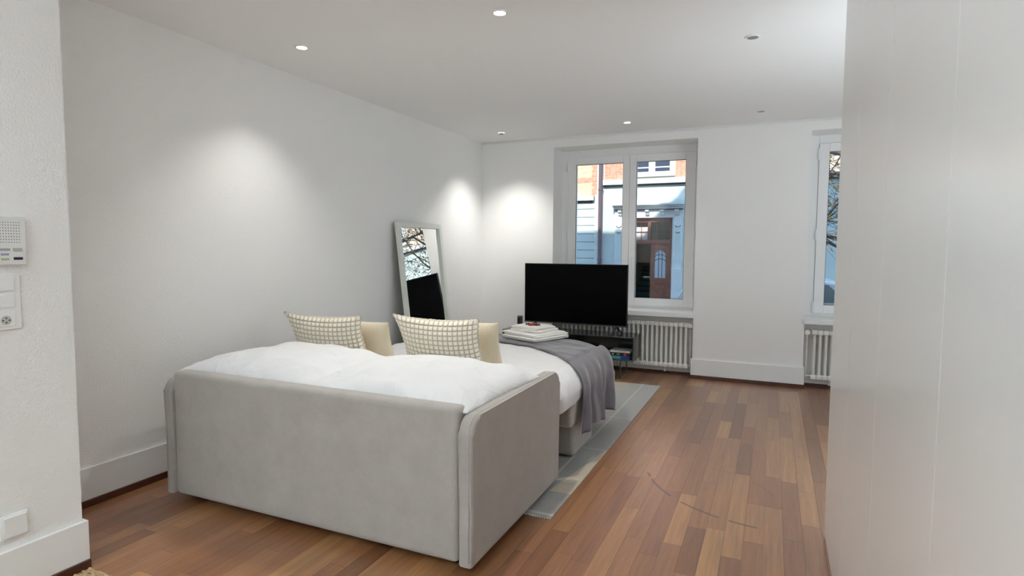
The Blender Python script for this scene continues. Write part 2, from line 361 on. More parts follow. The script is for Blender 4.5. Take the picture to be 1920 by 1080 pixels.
# windows
def window(name, a, b, y=.30):
    root = struct(thing(name, None, None, ((a+b)/2, y, .68)))
    z0, z1 = .685, 2.49
    bm = B()
    bm_box(bm, a, a+.085, y, y+.07, z0, z1, .004); bm_box(bm, b-.05, b, y, y+.07, z0, z1, .004)
    bm_box(bm, a+.085, b-.05, y, y+.07, z1-.085, z1, .004); bm_box(bm, a+.085, b-.05, y, y+.07, z0, z0+.03, .004)
    mesh_obj('window_frame', bm, M['pvc'], root, True, angle=40)
    mid = a+.807
    for k, (x0, x1, g0, g1) in enumerate(((a+.087, mid-.001, a+.177, a+.729), (mid+.001, b-.048, a+.882, b-.151))):
        bm = B(); ya, yb = y-.018, y+.05; zb, zt = .715, 2.404; h0, h1 = .80, 2.322
        for e in ((x0, g0, ya, yb, zb, zt), (g1, x1, ya, yb, zb, zt), (g0, g1, ya, yb, zb, h0), (g0, g1, ya, yb, h1, zt)): bm_box(bm, *e, bev=.004)
        s = mesh_obj('sash', bm, M['pvc'], root, True, angle=40)
        bm = B()
        for e in ((g0, g0+.004, ya+.012, ya+.02, h0, h1), (g1-.004, g1, ya+.012, ya+.02, h0, h1), (g0, g1, ya+.012, ya+.02, h0, h0+.004), (g0, g1, ya+.012, ya+.02, h1-.004, h1)): bm_box(bm, *e)
        mesh_obj('gasket', bm, M['gasket'], s)
        boxobj('pane', (g0, g1, ya+.026, ya+.029, h0, h1), M['glass'], s)
        hx = x0 + .035 if k else x1-.03
        if k:
            bm = B(); bm_box(bm, hx-.014, hx+.014, ya-.008, ya, 1.20, 1.27, .003); bm_cyl(bm, (hx, ya-.02, 1.25), .009, .03, 'Y'); bm_box(bm, hx-.009, hx+.009, ya-.042, ya-.028, 1.15, 1.262, .004)
            mesh_obj('handle', bm, M['pvc'], s, True, angle=40)
        ex = x1+.004 if k else x0-.004
        for hz in (.78, 1.5, 2.30):
            bm = B(); bm_cyl(bm, (ex, ya-.006, hz), .009, .085); bm_cyl(bm, (ex, ya-.006, hz+.05), .006, .012); bm_cyl(bm, (ex, ya-.006, hz-.05), .006, .012)
            mesh_obj('hinge', bm, M['pvc'], s, True, angle=40)
    boxobj('window_sill', (a-.0, b+.0, -.032, y+.01, .634, .685), M['pvc'], root, bev=.006)
    boxobj('outer_sill', (a, b, y+.07, .50, .64, .672), M['chrome'], root)
    return root
for i, (a, b) in enumerate(WIN): window('window_%d' % (i+1), a, b)

# ------------------------------------------------------------------ radiators
def radiator(x0, x1, label, valve_x, side, pitch=.0505):
    t = thing('radiator', label, 'radiator', ((x0+x1)/2, .06, .055), group='column radiators under the windows')
    n = int(round((x1-x0)/pitch)); me = None
    for i in range(n):
        cx = x0+pitch*(i+.5)
        if me is None:
            bm = B()
            for yy in (-.032, .032):
                bm_tube(bm, [(0, yy, z) for z in (.03, .06, .45, .49)], [.018, .0135, .0135, .018], 10)
            for zz in (.045, .485):
                bm_box(bm, -.0251, .0251, -.052, .052, zz-.024, zz+.024, .012, 3)
            me_o = mesh_obj('column', bm, M['radiator'], t, True, angle=50); me = me_o.data
            for v in me.vertices: v.co += Vector(t['_org'])
            me_o.location = (cx-t['_org'][0], 0, .012)
        else:
            o = bpy.data.objects.new('column', me); COL.objects.link(o); o.parent = t; o.location = (cx-t['_org'][0], 0, .012)
    vx = valve_x
    inner = x1 if side > 0 else x0
    bm = B(); bm_cyl(bm, ((vx+inner)/2, .06, .55), .012, abs(vx-inner), 'X'); bm_tube(bm, [(vx, .06, .55), (vx, .062, .30), (vx, .066, .115)], .0085, 8)
    bm_cyl(bm, ((vx+inner)/2, .06, .115), .010, abs(vx-inner), 'X')
    mesh_obj('pipe', bm, M['radiator'], t, True, angle=50)
    bm = B(); bm_cyl(bm, (vx, .035, .55), .026, .05, 'Y', 24); bm_cyl(bm, (vx, .006, .55), .020, .012, 'Y', 24)
    mesh_obj('valve_knob', bm, M['paint'], t, True, angle=50)
    bm = B(); bm_cyl(bm, (inner+side*.008, .06, .115), .016, .02, 'X'); mesh_obj('end_nut', bm, M['chrome'], t, True, angle=50)
    for fx in (x0+.12*(x1-x0), x0+.5*(x1-x0), x0+.84*(x1-x0)):
        bm = B(); bm_cyl(bm, (fx, .05, .068), .009, .06); bm_cyl(bm, (fx, .05, .046), .013, .012); mesh_obj('foot', bm, M['radiator'], t, True, angle=50)
    for q in (x0+.06, x1-.09): boxobj('bracket', (q, q+.03, .11, .138, .2, .5), M['radiator'], t)
    t['_shift'] = 0
    return t
r1 = radiator(1.02, 2.418, 'white column radiator in the niche behind the television stand', 2.452, 1)
r2_ = radiator(3.595, 5.0, 'white column radiator under the right window, half behind the wardrobe', 3.555, -1)

# ------------------------------------------------------------------ downlights
def downlight(x, y, on, label, group, power=0.0, aim=(0, 0, -1), cone=104):
    t = thing('ceiling_spotlight', label, 'ceiling light', (x, y, H-.001), group=group)
    bm = B()
    n = 28; prof = [(.034, 0.0), (.044, 0.0), (.043, -.004), (.034, -.006), (.031, -.004)]
    rings = [[bm.verts.new((x+r*cos(2*pi*k/n), y+r*sin(2*pi*k/n), H-.001+z)) for k in range(n)] for r, z in prof]
    for A, Bq in zip(rings, rings[1:]+rings[:1]):
        for k in range(n): bm.faces.new((A[k], A[(k+1) % n], Bq[(k+1) % n], Bq[k]))
    mesh_obj('trim_ring', bm, M['paint'], t, True, angle=40)
    bm = B(); bm_cyl(bm, (x, y, H-.004), .031, .003, n=24)
    mesh_obj('lens', bm, M['bulb_on'] if on else M['bulb_off'], t)
    if on:
        l = lamp('spot_beam', 'SPOT', (0, 0, -.03), power, (1.0, .98, .93), aim, spot_size=radians(cone), spot_blend=.85, shadow_soft_size=.03)
        l.parent = t
    return t
M['bulb_on'] = MAT('lit_lens', (.9, .9, .9), .4, emit=(1, .97, .92), estr=9.0)
M['bulb_off'] = MAT('unlit_lens', (.22, .22, .22), .35)
GL = 'lit recessed ceiling spots'; GU = 'unlit recessed ceiling spots'
downlight(.495, -3.456, True, 'lit recessed ceiling spot nearest the left wall, above the sofa bed', GL, 27)
downlight(1.863, -3.464, True, 'lit recessed ceiling spot at the top edge of the photo, above the sofa back', GL, 62)
downlight(1.865, -.506, True, 'lit recessed ceiling spot just in front of the left window', GL, 14)
c = downlight(.497, -.511, True, 'recessed ceiling spot in the far left corner with a short swivel lamp, lighting the walls', GL, 64)
bm = B(); bm_cyl(bm, (.497, -.511, 2.588), .024, .02, n=20); mesh_obj('lamp_collar', bm, M['bulb_off'], c, True, angle=40)
c.children[0].location = (0, 0, 0)
downlight(3.075, -2.555, False, 'unlit recessed ceiling spot nearest the wardrobe', GU)
downlight(3.083, -.519, False, 'unlit recessed ceiling spot between the two windows, close to the far wall', GU)
for x, y in ((1.86, -6.6), (2.5, -8.1)): lamp('spot_beam', 'SPOT', (x, y, H-.02), 14, (1.0, .98, .94), (0, 0, -1), spot_size=radians(104), spot_blend=.85, shadow_soft_size=.03)  # unseen fill spots added behind the camera

# ------------------------------------------------------------------ wardrobe
t = thing('wardrobe', 'tall white lacquered built-in wardrobe with flush doors along the right side', 'wardrobe', (3.8, -5.5, 0))
boxobj('carcass', (3.514, 4.10, -8.4, -3.2815, 0, 2.598), M['wardrobe_in'], t)
boxobj('end_panel', (3.4945, 4.12, -3.281, -3.268, 0, 2.598), M['wardrobe'], t, bev=.0015)
ys = [-3.2825, -3.925, -4.545, -5.178, -5.81, -6.44, -7.07, -7.7, -8.33]
for a, b in zip(ys, ys[1:]): boxobj('door', (3.4945, 3.5135, b+.0015, a-.0015, .004, 2.596), M['wardrobe'], t, bev=.0005)

# ------------------------------------------------------------------ sofa bed
t = thing('sofa_bed', 'taupe fabric sofa bed pulled out, seen from behind its back panel', 'sofa bed', (1.22, -3.4, 0))
def cushion_box(ext, bev=.03, seg=4):
    bm = B(); bm_box(bm, *ext, bev=bev, seg=seg); return bm
mesh_obj('back_panel', cushion_box((.366, 2.072, -4.300, -4.205, .042, .700), .030), M['sofa'], t, True, angle=60)
def arm(x0, x1, nm, seam_x):
    bm = B()
    # side outline with rounded top corners
    y0, y1, z0, z1 = -4.303, -3.238, .040, .668; r = .075; pl = []
    for cx, cy, a0 in ((y1-r, z1-r, 0), (y0+r, z1-r, 90)):
        for k in range(7): a = radians(a0+15*k); pl.append((cx+r*cos(a), cy+r*sin(a)))
    pl += [(y0, z0), (y1, z0)]
    vs = bm_prism(bm, pl, 'X', x0, x1)
    es = [e for e in bm.edges if abs(e.verts[0].co.x-e.verts[1].co.x) < 1e-5]
    bmesh.ops.bevel(bm, geom=es, offset=.020, segments=4, profile=.6, affect='EDGES')
    a = mesh_obj(nm, bm, M['sofa'], t, True, angle=60)
    path = []
    for p in ([(y0, z0+.02)] + [(y, z) for y, z in reversed(pl[:14])] + [(y1, z0+.02)]): path.append(Vector((seam_x, p[0], p[1])))
    bm = B(); bm_tube(bm, path, .0022, 6); mesh_obj('piping', bm, M['sofa'], a, True)
arm(2.076, 2.146, 'armrest', 2.128); arm(.298, .362, 'armrest', .316)
mesh_obj('seat_base', cushion_box((.37, 2.07, -4.2, -3.30, .05, .40), .02), M['sofa'], t, True, angle=60)
mesh_obj('upper_frame', cushion_box((.42, 2.124, -2.96, -1.86, .243, .415), .028), M['sofa'], t, True, angle=60)
mesh_obj('leg_box', cushion_box((.46, 2.100, -2.825, -2.395, .018, .250), .03), M['sofa'], t, True, angle=60)
mesh_obj('mattress', cushion_box((.42, 2.05, -4.19, -1.80, .40, .50), .04), M['linen'], t, True)
for x, y in ((.42, -4.2), (2.02, -4.2), (.42, -3.4), (2.02, -3.4)):
    bm = B(); bm_cyl(bm, (x, y, .027), .022, .054 if y < -4 else .05, n=16); mesh_obj('foot', bm, M['black_matt'], t, True, angle=40)

# ------------------------------------------------------------------ duvet
DX0, DY0, DY1 = .375, -4.17, -1.70
def dx1(y):
    k = min(1, max(0, (y+3.26)/.12)); k = k*k*(3-2*k); return 2.062+.082*k
RC = .42
def edge_dist(x, y):
    """distance inside the rounded outline"""
    xr = dx1(y); d1 = min(x-DX0, xr-x, y-DY0, DY1-y)
    cx, cy = 2.144-RC, DY1-RC
    if x > cx and y > cy: d1 = min(d1, RC-sqrt((x-cx)**2+(y-cy)**2))
    return max(0, d1)
def duvet_z(x, y):
    d = edge_dist(x, y); R = .15; q = 1-min(1, d/R); z = .415+.165*sqrt(max(0, 1-q*q))
    z += .022*exp(-((x-1.3)/.6)**2)
    if d > .02:
        w = min(1, (d-.02)/.1)
        z += w*(.010*noise.noise(Vector((x*3.1, y*2.3, 1)))+.007*noise.noise(Vector((x*9, y*4.5, 5))))
    return z
def creases(x, y):
    s = 0
    for k, (a, f) in enumerate(((.35, 21), (-.5, 16), (1.2, 26))):
        w = noise.noise(Vector((x*2.2+k*9, y*2.2, k*3.3)))
        v = sin((x*cos(a)+y*sin(a))*f+4*w)
        s += max(0, v)**6*max(0, noise.noise(Vector((x*3, y*3, 20+k))))*.02
    return s
bm = B(); NX, NY = 130, 170; g = []
def remap(t): return .5-.5*cos(pi*t) if False else (t+.35*(sin(2*pi*t)*-1)/(2*pi))
for j in range(NY+1):
    row = []
    v = remap(j/NY)
    for i in range(NX+1):
        u = remap(i/NX); y = DY0+(DY1-DY0)*v; x = DX0+(dx1(y)-DX0)*u
        # pull the far right corner onto its arc
        cx, cy = 2.144-RC, DY1-RC
        if x > cx and y > cy:
            a, b = (x-cx)/RC, (y-cy)/RC; x, y = cx+RC*a*sqrt(max(0, 1-b*b/2)), cy+RC*b*sqrt(max(0, 1-a*a/2))
        z = duvet_z(x, y)+creases(x, y)*(1 if edge_dist(x, y) > .02 else 0)
        if i in (0, NX) or j in (0, NY): z -= .008
        if x > 1.95 and y > -3.2: 
            ww = (x-1.95)/.19; x += ww*(.034 if y < -2.95 else .010)*noise.noise(Vector((y*6, z*9, 3))); z += (.012 if y < -2.95 else .004)*ww*noise.noise(Vector((y*11, 2, z*5)))
        row.append(bm.verts.new((x, y, z)))
    g.append(row)
for j in range(NY):
    for i in range(NX): bm.faces.new((g[j][i], g[j][i+1], g[j+1][i+1], g[j+1][i]))
# tuck the rim under
rim = [g[0][i] for i in range(NX+1)]+[g[j][NX] for j in range(1, NY+1)]+[g[NY][i] for i in range(NX-1, -1, -1)]+[g[j][0] for j in range(NY-1, 0, -1)]
cc = Vector((1.25, -2.9, 0)); low = []
for v in rim:
    d = (cc-v.co); d.z = 0; d.normalize(); low.append(bm.verts.new(v.co+d*.03+Vector((0, 0, -.022+.01*noise.noise(v.co*8)))))
for k in range(len(rim)): q = (k+1) % len(rim); bm.faces.new((rim[k], rim[q], low[q], low[k]))
tag(mesh_obj('duvet', bm, M['linen'], None, True, origin=(1.25, -2.9, .4)), 'white cotton duvet spread over the pulled-out bed', 'duvet')

# ------------------------------------------------------------------ pillows and cushions
def pillow_mesh(bm, W, D, T, n=(48, 40), sideb=.05, power=2.6, flat=.75, cells=None, puff=0, wr=0, seed=0, Tb=None):
    """pillow in local xy, thickness along z; returns nothing; uv stored"""
    uvl = bm.loops.layers.uv.new('UVMap'); uvd = {}
    sides = []
    for s in (1, -1):
        gg = []
        for j in range(n[1]+1):
            row = []; v = -1+2*j/n[1]; v = v*(1.35-.35*v*v) if cells is None else v
            for i in range(n[0]+1):
                u = -1+2*i/n[0]; u = u*(1.35-.35*u*u) if cells is None else u
                edge = i in (0, n[0]) or j in (0, n[1])
                x = u*W/2*(1-sideb*(1-v*v)*abs(u)**2); y = v*D/2*(1-sideb*(1-u*u)*abs(v)**2)
                th = (max(0, 1-abs(u)**power)*max(0, 1-abs(v)**power))**flat
                z = s*(T if s > 0 or Tb is None else Tb)*th
                if wr:
                    e = 1-th
                    z += s*wr*th**.5*(noise.noise(Vector((x*7+seed, y*7, s)))*.8 + .9*e*abs(noise.noise(Vector((x*14+seed, y*14, s*3+seed)))))
                if cells:
                    pu = abs(sin(pi*(u+1)/2*cells[0])); pv = abs(sin(pi*(v+1)/2*cells[1])); z += s*puff*min(1, (min(pu, pv)*1.6))**.6*min(1, th*6)
                    if edge: x *= 1+.018*pu*pv+.02*abs(sin(pi*(v+1)/2*cells[1]))*(i in (0, n[0])); y *= 1+.03*abs(sin(pi*(u+1)/2*cells[0]))*(j in (0, n[1]))
                if s < 0 and edge: vt = sides[0][j][i]
                else: vt = bm.verts.new((x, y, z))
                uvd[(vt.index, s)] = None
                row.append(vt)
            gg.append(row)
        sides.append(gg)
        for j in range(n[1]):
            for i in range(n[0]):
                q = [(j, i), (j, i+1), (j+1, i+1), (j+1, i)]
                if s < 0: q = q[::-1]
                try: f = bm.faces.new([gg[a][b] for a, b in q])
                except ValueError: continue
                for lp, (a, b) in zip(f.loops, q):
                    cu, cv = (cells or (84, 1)); lp[uvl].uv = (b/n[0]*cu, a/n[1]*cv)
def place(bm, mtx): bmesh.ops.transform(bm, matrix=mtx, verts=bm.verts[:])
def basis(center, ux, uy):
    ux = Vector(ux).normalized(); uy = Vector(uy); uy = (uy-ux*uy.dot(ux)).normalized(); uz = ux.cross(uy)
    return Matrix(((ux.x, uy.x, uz.x, center[0]), (ux.y, uy.y, uz.y, center[1]), (ux.z, uy.z, uz.z, center[2]), (0, 0, 0, 1)))
# bed pillows behind the sofa back
for (cx, cy, cz, W_, D_, T_, rz, rx, seed, lab) in (
        (.795, -3.835, .668, 1.00, .78, .112, .02, -.03, 3, 'plump white bed pillow at the left, behind the sofa back'),
        (1.640, -3.850, .672, .93, .78, .106, -.03, .0, 11, 'plump white bed pillow at the right, beside the near armrest')):
    bm = B(); pillow_mesh(bm, W_, D_, T_, (80, 70), .025, 3.2, .62, wr=.034, seed=seed, Tb=.13)
    place(bm, Matrix.Translation((cx, cy, cz)) @ Matrix.Rotation(rz, 4, 'Z') @ Matrix.Rotation(rx, 4, 'X'))
    tag(mesh_obj('bed_pillow', bm, M['linen'], None, True, origin=(cx, cy, .56)), lab, 'pillow', 'white bed pillows')
# waffle cushions lean towards the sofa back
for (cx, lab, yaw, cy, cz, w) in ((.545, 'cream waffle-knit cushion on the left, leaning on the white pillows', .03, -3.30, .722, .62),
                           (1.405, 'cream waffle-knit cushion on the right, in front of the leaning mirror', -.02, -3.30, .750, .60)):
    bm = B(); pillow_mesh(bm, w, .43, .072, (18*6, 14*6), .12, 2.2, .8, cells=(18, 14), puff=.010)
    place(bm, basis((cx, cy, cz), (cos(yaw), sin(yaw), 0), (0.0, -.42, 1)))
    tag(mesh_obj('waffle_cushion', bm, M['waffle'], None, True, origin=(cx, cy+.1, .57)), lab, 'cushion', 'waffle-knit cushions')
for (cx, lab, yaw, cy, cz, h) in ((.660, 'beige corduroy cushion behind the left waffle-knit cushion', .0, -3.10, .700, .33),
                           (1.43, 'beige corduroy cushion behind the right waffle-knit cushion, next to the towels', .0, -3.02, .715, .365)):
    bm = B(); pillow_mesh(bm, .50, h, .066, (46, 36), .07, 2.6, .6)
    place(bm, basis((cx, cy, cz), (cos(yaw), sin(yaw), 0), (0, -.30, 1)))
    tag(mesh_obj('corduroy_cushion', bm, M['rib'], None, True, origin=(cx, cy+.1, .57)), lab, 'cushion', 'corduroy cushions')

# ------------------------------------------------------------------ throw over the foot of the bed
def lerp_tab(tab, s):
    for (a, *va), (b, *vb) in zip(tab, tab[1:]):
        if s <= b: k = (s-a)/(b-a); return [p+(q-p)*k for p, q in zip(va, vb)]
    return list(tab[-1][1:])
# s : length across the bed; (near y, far y)
TAB = [(0, -2.16, -1.70), (.75, -2.14, -1.70), (1.15, -2.26, -1.70), (1.42, -2.50, -1.74), (1.62, -2.74, -1.92), (1.8, -2.86, -2.12), (2.0, -2.93, -2.24), (2.3, -2.90, -2.26)]
bm = B(); NS, NV = 130, 90; gg = []
for i in range(NS+1):
    s = 2.00*i/NS; row = []
    yn, yf = lerp_tab(TAB, s)
    for j in range(NV+1):
        v = j/NV; y = yn+(yf-yn)*v; sh = 0
        x = .45+s
        if x <= 1.99:
            z = duvet_z(x, min(y, DY1-.004))+.010+.006*noise.noise(Vector((x*6, y*8, 0)))+.004*max(0, sin(y*30+x*6))
            if v < .02: z -= .006
        else:
            q = x-1.99; R = .174; th = min(pi/2, q/R); zc = .572-R+.016
            x2 = 1.99+R*sin(th); z = zc+R*cos(th)+.0; rest_ = max(0, q-R*pi/2)
            env = min(1, v/.12); env = env*env*(3-2*env)
            fold = env*(.024*sin(v*15+.4+1.2*rest_)+.011*sin(v*34+3))+.028*noise.noise(Vector((v*4.5, rest_*3, 2)))+.008*noise.noise(Vector((v*14, rest_*6, 7)))
            amp = min(1, q/.40); amp = amp*amp*(3-2*amp); x = x2+fold*amp+rest_*(.10+.06*(1-v))
            y += amp*(.022*sin(v*15+1.9)+.012*noise.noise(Vector((v*8, rest_*5, 9))))
            z -= rest_*(1+.14*exp(-((v-.06)/.14)**2)+.10*v*v-.05*sin(v*11))
        row.append(bm.verts.new((x, y, z)))
    gg.append(row)
for i in range(NS):
    for j in range(NV): bm.faces.new((gg[i][j], gg[i+1][j], gg[i+1][j+1], gg[i][j+1]))
th = mesh_obj('throw_blanket', bm, M['throw'], None, True, origin=(1.4, -2.2, .59))
md = th.modifiers.new('thickness', 'SOLIDIFY'); md.thickness = .008; md.offset = 1
tag(th, 'grey-mauve fleece throw laid across the foot of the bed and hanging down its right side', 'blanket')

# ------------------------------------------------------------------ towels and sweets
def towel(cx, cy, z, w, d, h, rot, layers, label, seed):
    bm = B(); rg = random.Random(seed); lh = h/layers
    for k in range(layers):
        ox, oy = rg.uniform(-.008, .008), rg.uniform(-.008, .008)
        US = [-1, -.992, -.975, -.955, -.92]+[-.8+.16*q for q in range(11)]+[.92, .955, .975, .992, 1]; n = 20; rows = []
        for s in (0, 1):
            gq = []
            for j in range(n+1):
                r = []
                for i in range(n+1):
                    u, v = US[i], US[j]
                    e = max(abs(u), abs(v)); f = sqrt(max(0, 1-max(0, (e-.955)/.045)**2))
                    rr = 1-.02*(abs(u*v))**4
                    x = u*w/2*rr+ox; y = v*d/2*rr+oy
                    zz = lh/2+(lh/2*.97)*f*(1 if s else -1)+.004*noise.noise(Vector((x*9, y*9, seed)))-.003*(abs(u*v))**3*(k > 0)
                    if s == 0 and k == 0: zz = max(zz, 0)
                    if s and e == 1: r.append(rows[0][j][i])
                    else: r.append(bm.verts.new((x, y, k*lh+zz)))
                gq.append(r)
            rows.append(gq)
            for j in range(n):
                for i in range(n):
                    try: bm.faces.new((gq[j][i], gq[j][i+1], gq[j+1][i+1], gq[j+1][i]))
                    except ValueError: pass
    place(bm, Matrix.Translation((cx, cy, z)) @ Matrix.Rotation(rot, 4, 'Z'))
    return tag(mesh_obj('folded_towel', bm, M['towel'], None, True, origin=(cx, cy, z)), label, 'towel', 'folded white towels')
TX, TY, TZ = 1.475, -1.935, .628
towel(TX, TY, TZ, .385, .40, .030, -.42, 2, 'folded white bath towel at the bottom of the stack on the throw', 1)
towel(TX-.005, TY+.005, TZ+.031, .37, .385, .026, -.39, 2, 'folded white bath towel, second from the bottom of the stack', 2)
towel(TX-.010, TY+.01, TZ+.058, .30, .26, .022, -.30, 2, 'folded white hand towel under the smallest towel of the stack', 3)
towel(TX-.015, TY+.01, TZ+.081, .28, .235, .018, -.36, 2, 'folded white small towel on top of the stack, sweets on it', 4)
for k, (ax, ay, col) in enumerate(((-.035, .005, 'choc'), (-.006, -.012, 'red'), (.006, .018, 'red'), (.040, .004, 'choc'))):
    x, y, z = TX-.02+ax, TY-.01+ay, TZ+.108
    bm = B(); bmesh.ops.create_icosphere(bm, subdivisions=2, radius=.011); 
    for v in bm.verts: v.co.x *= 1.3
    for s in (-1, 1):
        vs = bmesh.ops.create_cone(bm, cap_ends=True, segments=8, radius1=.010, radius2=.002, depth=.014)['verts']
        for v in vs: v.co = Matrix.Rotation(s*-pi/2, 3, 'Y') @ v.co; v.co.x += s*.017
    place(bm, Matrix.Translation((x, y, z)) @ Matrix.Rotation(k*1.1+.2, 4, 'Z'))
    tag(mesh_obj('wrapped_sweet', bm, M[col], None, True, origin=(x, y, z)), ['dark wrapped sweet on the top towel, leftmost', 'red wrapped sweet on the top towel, in front', 'red wrapped sweet on the top towel, behind the other red one', 'dark wrapped sweet on the top towel, rightmost'][k], 'sweet', 'wrapped sweets on the towels')

# ------------------------------------------------------------------ rug, mat
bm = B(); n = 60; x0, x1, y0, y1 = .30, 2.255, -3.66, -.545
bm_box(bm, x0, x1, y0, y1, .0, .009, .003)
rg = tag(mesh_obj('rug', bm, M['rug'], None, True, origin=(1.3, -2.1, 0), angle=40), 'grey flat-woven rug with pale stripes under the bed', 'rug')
bm = B(); r_ = random.Random(2)
for k in range(150):
    x = x0+(x1-x0)*(k+.5)/150
    for yy, s in ((y0, -1), (y1, 1)):
        bm_box(bm, x-.004, x+.004, min(yy, yy+s*(.010+.006*r_.random())), max(yy, yy+s*.008), .001, .006)
f = mesh_obj('fringe', bm, MAT('pale_rug_fringe', (.6, .6, .56), .95), rg); f['kind'] = 'stuff'
mm = MAT('seagrass_weave', (.40, .28, .15), .9, bump=(180, .8, .003), var=(60, .35))
bm = B(); rows = 60
for k in range(rows):
    y = -4.915-k*.0135
    bm_tube(bm, [(.668+.72*q/18, y+.003*sin(q*pi+k), .010+.003*cos(q*pi+k*pi)) for q in range(19)], .0075, 5)
bm_box(bm, .666, 1.39, -5.72, -4.91, .0, .008)
tag(mesh_obj('doormat', bm, mm, None, True, origin=(1.03, -5.3, 0), angle=50), 'tan woven seagrass mat on the floor in the bottom left corner', 'mat')

# ------------------------------------------------------------------ leaning mirror
t = thing('leaning_mirror', 'tall white-framed mirror leaning on the left wall beside the television stand', 'mirror', (.22, -1.46, 0))
zt = 1.575; bx, tx = .232, .045; L_ = sqrt(zt**2+(bx-tx)**2); up_ = Vector((tx-bx, 0, zt)).normalized(); nrm = Vector((up_.z, 0, -up_.x))
MY0, MY1, fwid, dep = -1.845, -1.070, .045, .030
def mir(p): # (y, h, n) -> world
    return Vector((bx, 0, .012))+up_*p[1]+nrm*p[2]+Vector((0, p[0], 0))
def mirbox(bm, y0, y1, h0, h1, n0, n1, bev=0):
    vs = bm_box(bm, y0, y1, h0, h1, n0, n1, bev)
    for v in set(vs) | set(): v.co = mir(v.co)
for e in ((MY0, MY0+fwid, 0, L_), (MY1-fwid, MY1, 0, L_), (MY0+fwid, MY1-fwid, 0, fwid), (MY0+fwid, MY1-fwid, L_-fwid, L_)):
    bm = B(); mirbox(bm, *e, -.004, dep); mesh_obj('frame_rail', bm, M['frame_white'], t)
bm = B(); mirbox(bm, MY0+fwid, MY1-fwid, fwid, L_-fwid, .004, .008); mesh_obj('mirror_glass', bm, M['mirror'], t)
bm = B(); mirbox(bm, MY0+.01, MY1-.01, .01, L_-.01, -.010, -.005); mesh_obj('back_board', bm, M['black_matt'], t)

# ------------------------------------------------------------------ television stand
CX0, CX1, CY0, CY1, CZ0, CZ1 = .475, 1.952, -.412, -.035, .197, .445
t = thing('television_stand', 'low black metal television stand with open shelf in front of the left window', 'tv stand', (1.2, -.22, 0))
s_ = .012
def cb(nm, e): return boxobj(nm, e, M['black'], t, bev=.0015)
cb('top_panel', (CX0, CX1, CY0, CY1, CZ1-s_, CZ1)); cb('bottom_panel', (CX0, CX1, CY0, CY1, CZ0, CZ0+s_))
cb('side_panel', (CX0, CX0+s_, CY0, CY1, CZ0+s_, CZ1-s_)); cb('side_panel', (CX1-s_, CX1, CY0, CY1, CZ0+s_, CZ1-s_))
cb('back_panel', (CX0+s_, CX1-s_, CY1-.006, CY1, CZ0+s_, CZ1-s_)); cb('divider', (1.205, 1.217, CY0+.01, CY1-.006, CZ0+s_, CZ1-s_))
dr = cb('door', (CX0+s_+.002, 1.203, CY0+.001, CY0+.015, CZ0+s_+.002, CZ1-s_-.002))
for x, y in ((.60, -.37), (.60, -.09), (1.81, -.37), (1.81, -.09)):
    bm = B(); bm_cyl(bm, (x, y, .0985), .007, .197, n=12); bm_cyl(bm, (x, y, .193), .018, .006, n=12); mesh_obj('leg', bm, M['black'], t, True, angle=40)
# set-top box with pale vents
t = thing('set_top_box', 'small black set-top box with pale slots in the open shelf of the stand', 'set-top box', (1.33, -.25, CZ0+s_))
boxobj('case', (1.245, 1.40, -.36, -.12, CZ0+s_+.004, CZ0+s_+.045), M['black_matt'], t, bev=.003)
bm = B()
for k in range(5): bm_box(bm, 1.28+k*.016, 1.286+k*.016, -.3615, -.359, CZ0+s_+.014, CZ0+s_+.034)
mesh_obj('slots', bm, MAT('pale_slot', (.5, .5, .5), .5), t)
# books
def book(x0, x1, y0, y1, z0, z1, cover, pages, label, rot=0):
    t = thing('book', label, 'book', ((x0+x1)/2, (y0+y1)/2, z0), group='books lying on the open shelf')
    c = .0025; bm = B()
    bm_box(bm, x0, x1, y0, y1, z0, z0+c); bm_box(bm, x0, x1, y0, y1, z1-c, z1); bm_box(bm, x0, x1, y0, y0+c, z0+c, z1-c)
    mesh_obj('cover', bm, cover, t); boxobj('pages', (x0+.004, x1-.004, y0+c, y1-.005, z0+c, z1-c), pages, t)
    return t
pg = MAT('book_pages', (.7, .66, .58), .8)
teal = MAT('teal_blue_cover', (.03, .22, .26), .45); blk = MAT('black_cover', (.012, .012, .014), .4); wht = MAT('white_cover', (.72, .72, .70), .5)
z = CZ0+s_
b1 = book(1.655, 1.905, -.385, -.19, z+.0005, z+.034, teal, pg, 'thick teal and blue book at the bottom of the pile on the shelf')
boxobj('blue_block', (1.815, 1.905, -.3862, -.3848, z+.002, z+.033), MAT('deep_blue_print', (.01, .06, .28), .5), b1)
boxobj('pale_block', (1.70, 1.81, -.3862, -.3848, z+.010, z+.026), MAT('light_teal_print', (.10, .42, .42), .5), b1)
b2 = book(1.66, 1.90, -.382, -.19, z+.035, z+.068, blk, pg, 'black book with white lettering and a red round mark, middle of the pile')
wt = MAT('white_print', (.85, .85, .85), .6)
def spine_text(txt, x, zz, size): text_mesh(txt, size, 'lettering', wt, b2, Matrix.Translation((x, -.3826, zz)) @ Matrix.Rotation(pi/2, 4, 'X'))
spine_text('UUL', 1.672, z+.046, .014); spine_text('III', 1.722, z+.042, .027); spine_text('VIC', 1.772, z+.044, .020)
bm = B(); bm_cyl(bm, (1.858, -.3828, z+.0515), .0145, .0012, 'Y', 24); mesh_obj('red_mark', bm, MAT('red_print', (.75, .03, .06), .5), b2)
b3 = book(1.70, 1.91, -.378, -.19, z+.069, z+.087, wht, pg, 'white book lying on top of the pile on the shelf')
boxobj('spine_line', (1.75, 1.86, -.3788, -.3778, z+.0765, z+.079), MAT('grey_print', (.25, .22, .2), .6), b3)
bm = B(); bm_tube(bm, [(1.70, -.37, z+.088), (1.665, -.388, z+.07), (1.62, -.396, z+.045), (1.55, -.39, z+.012)], .0022, 6)
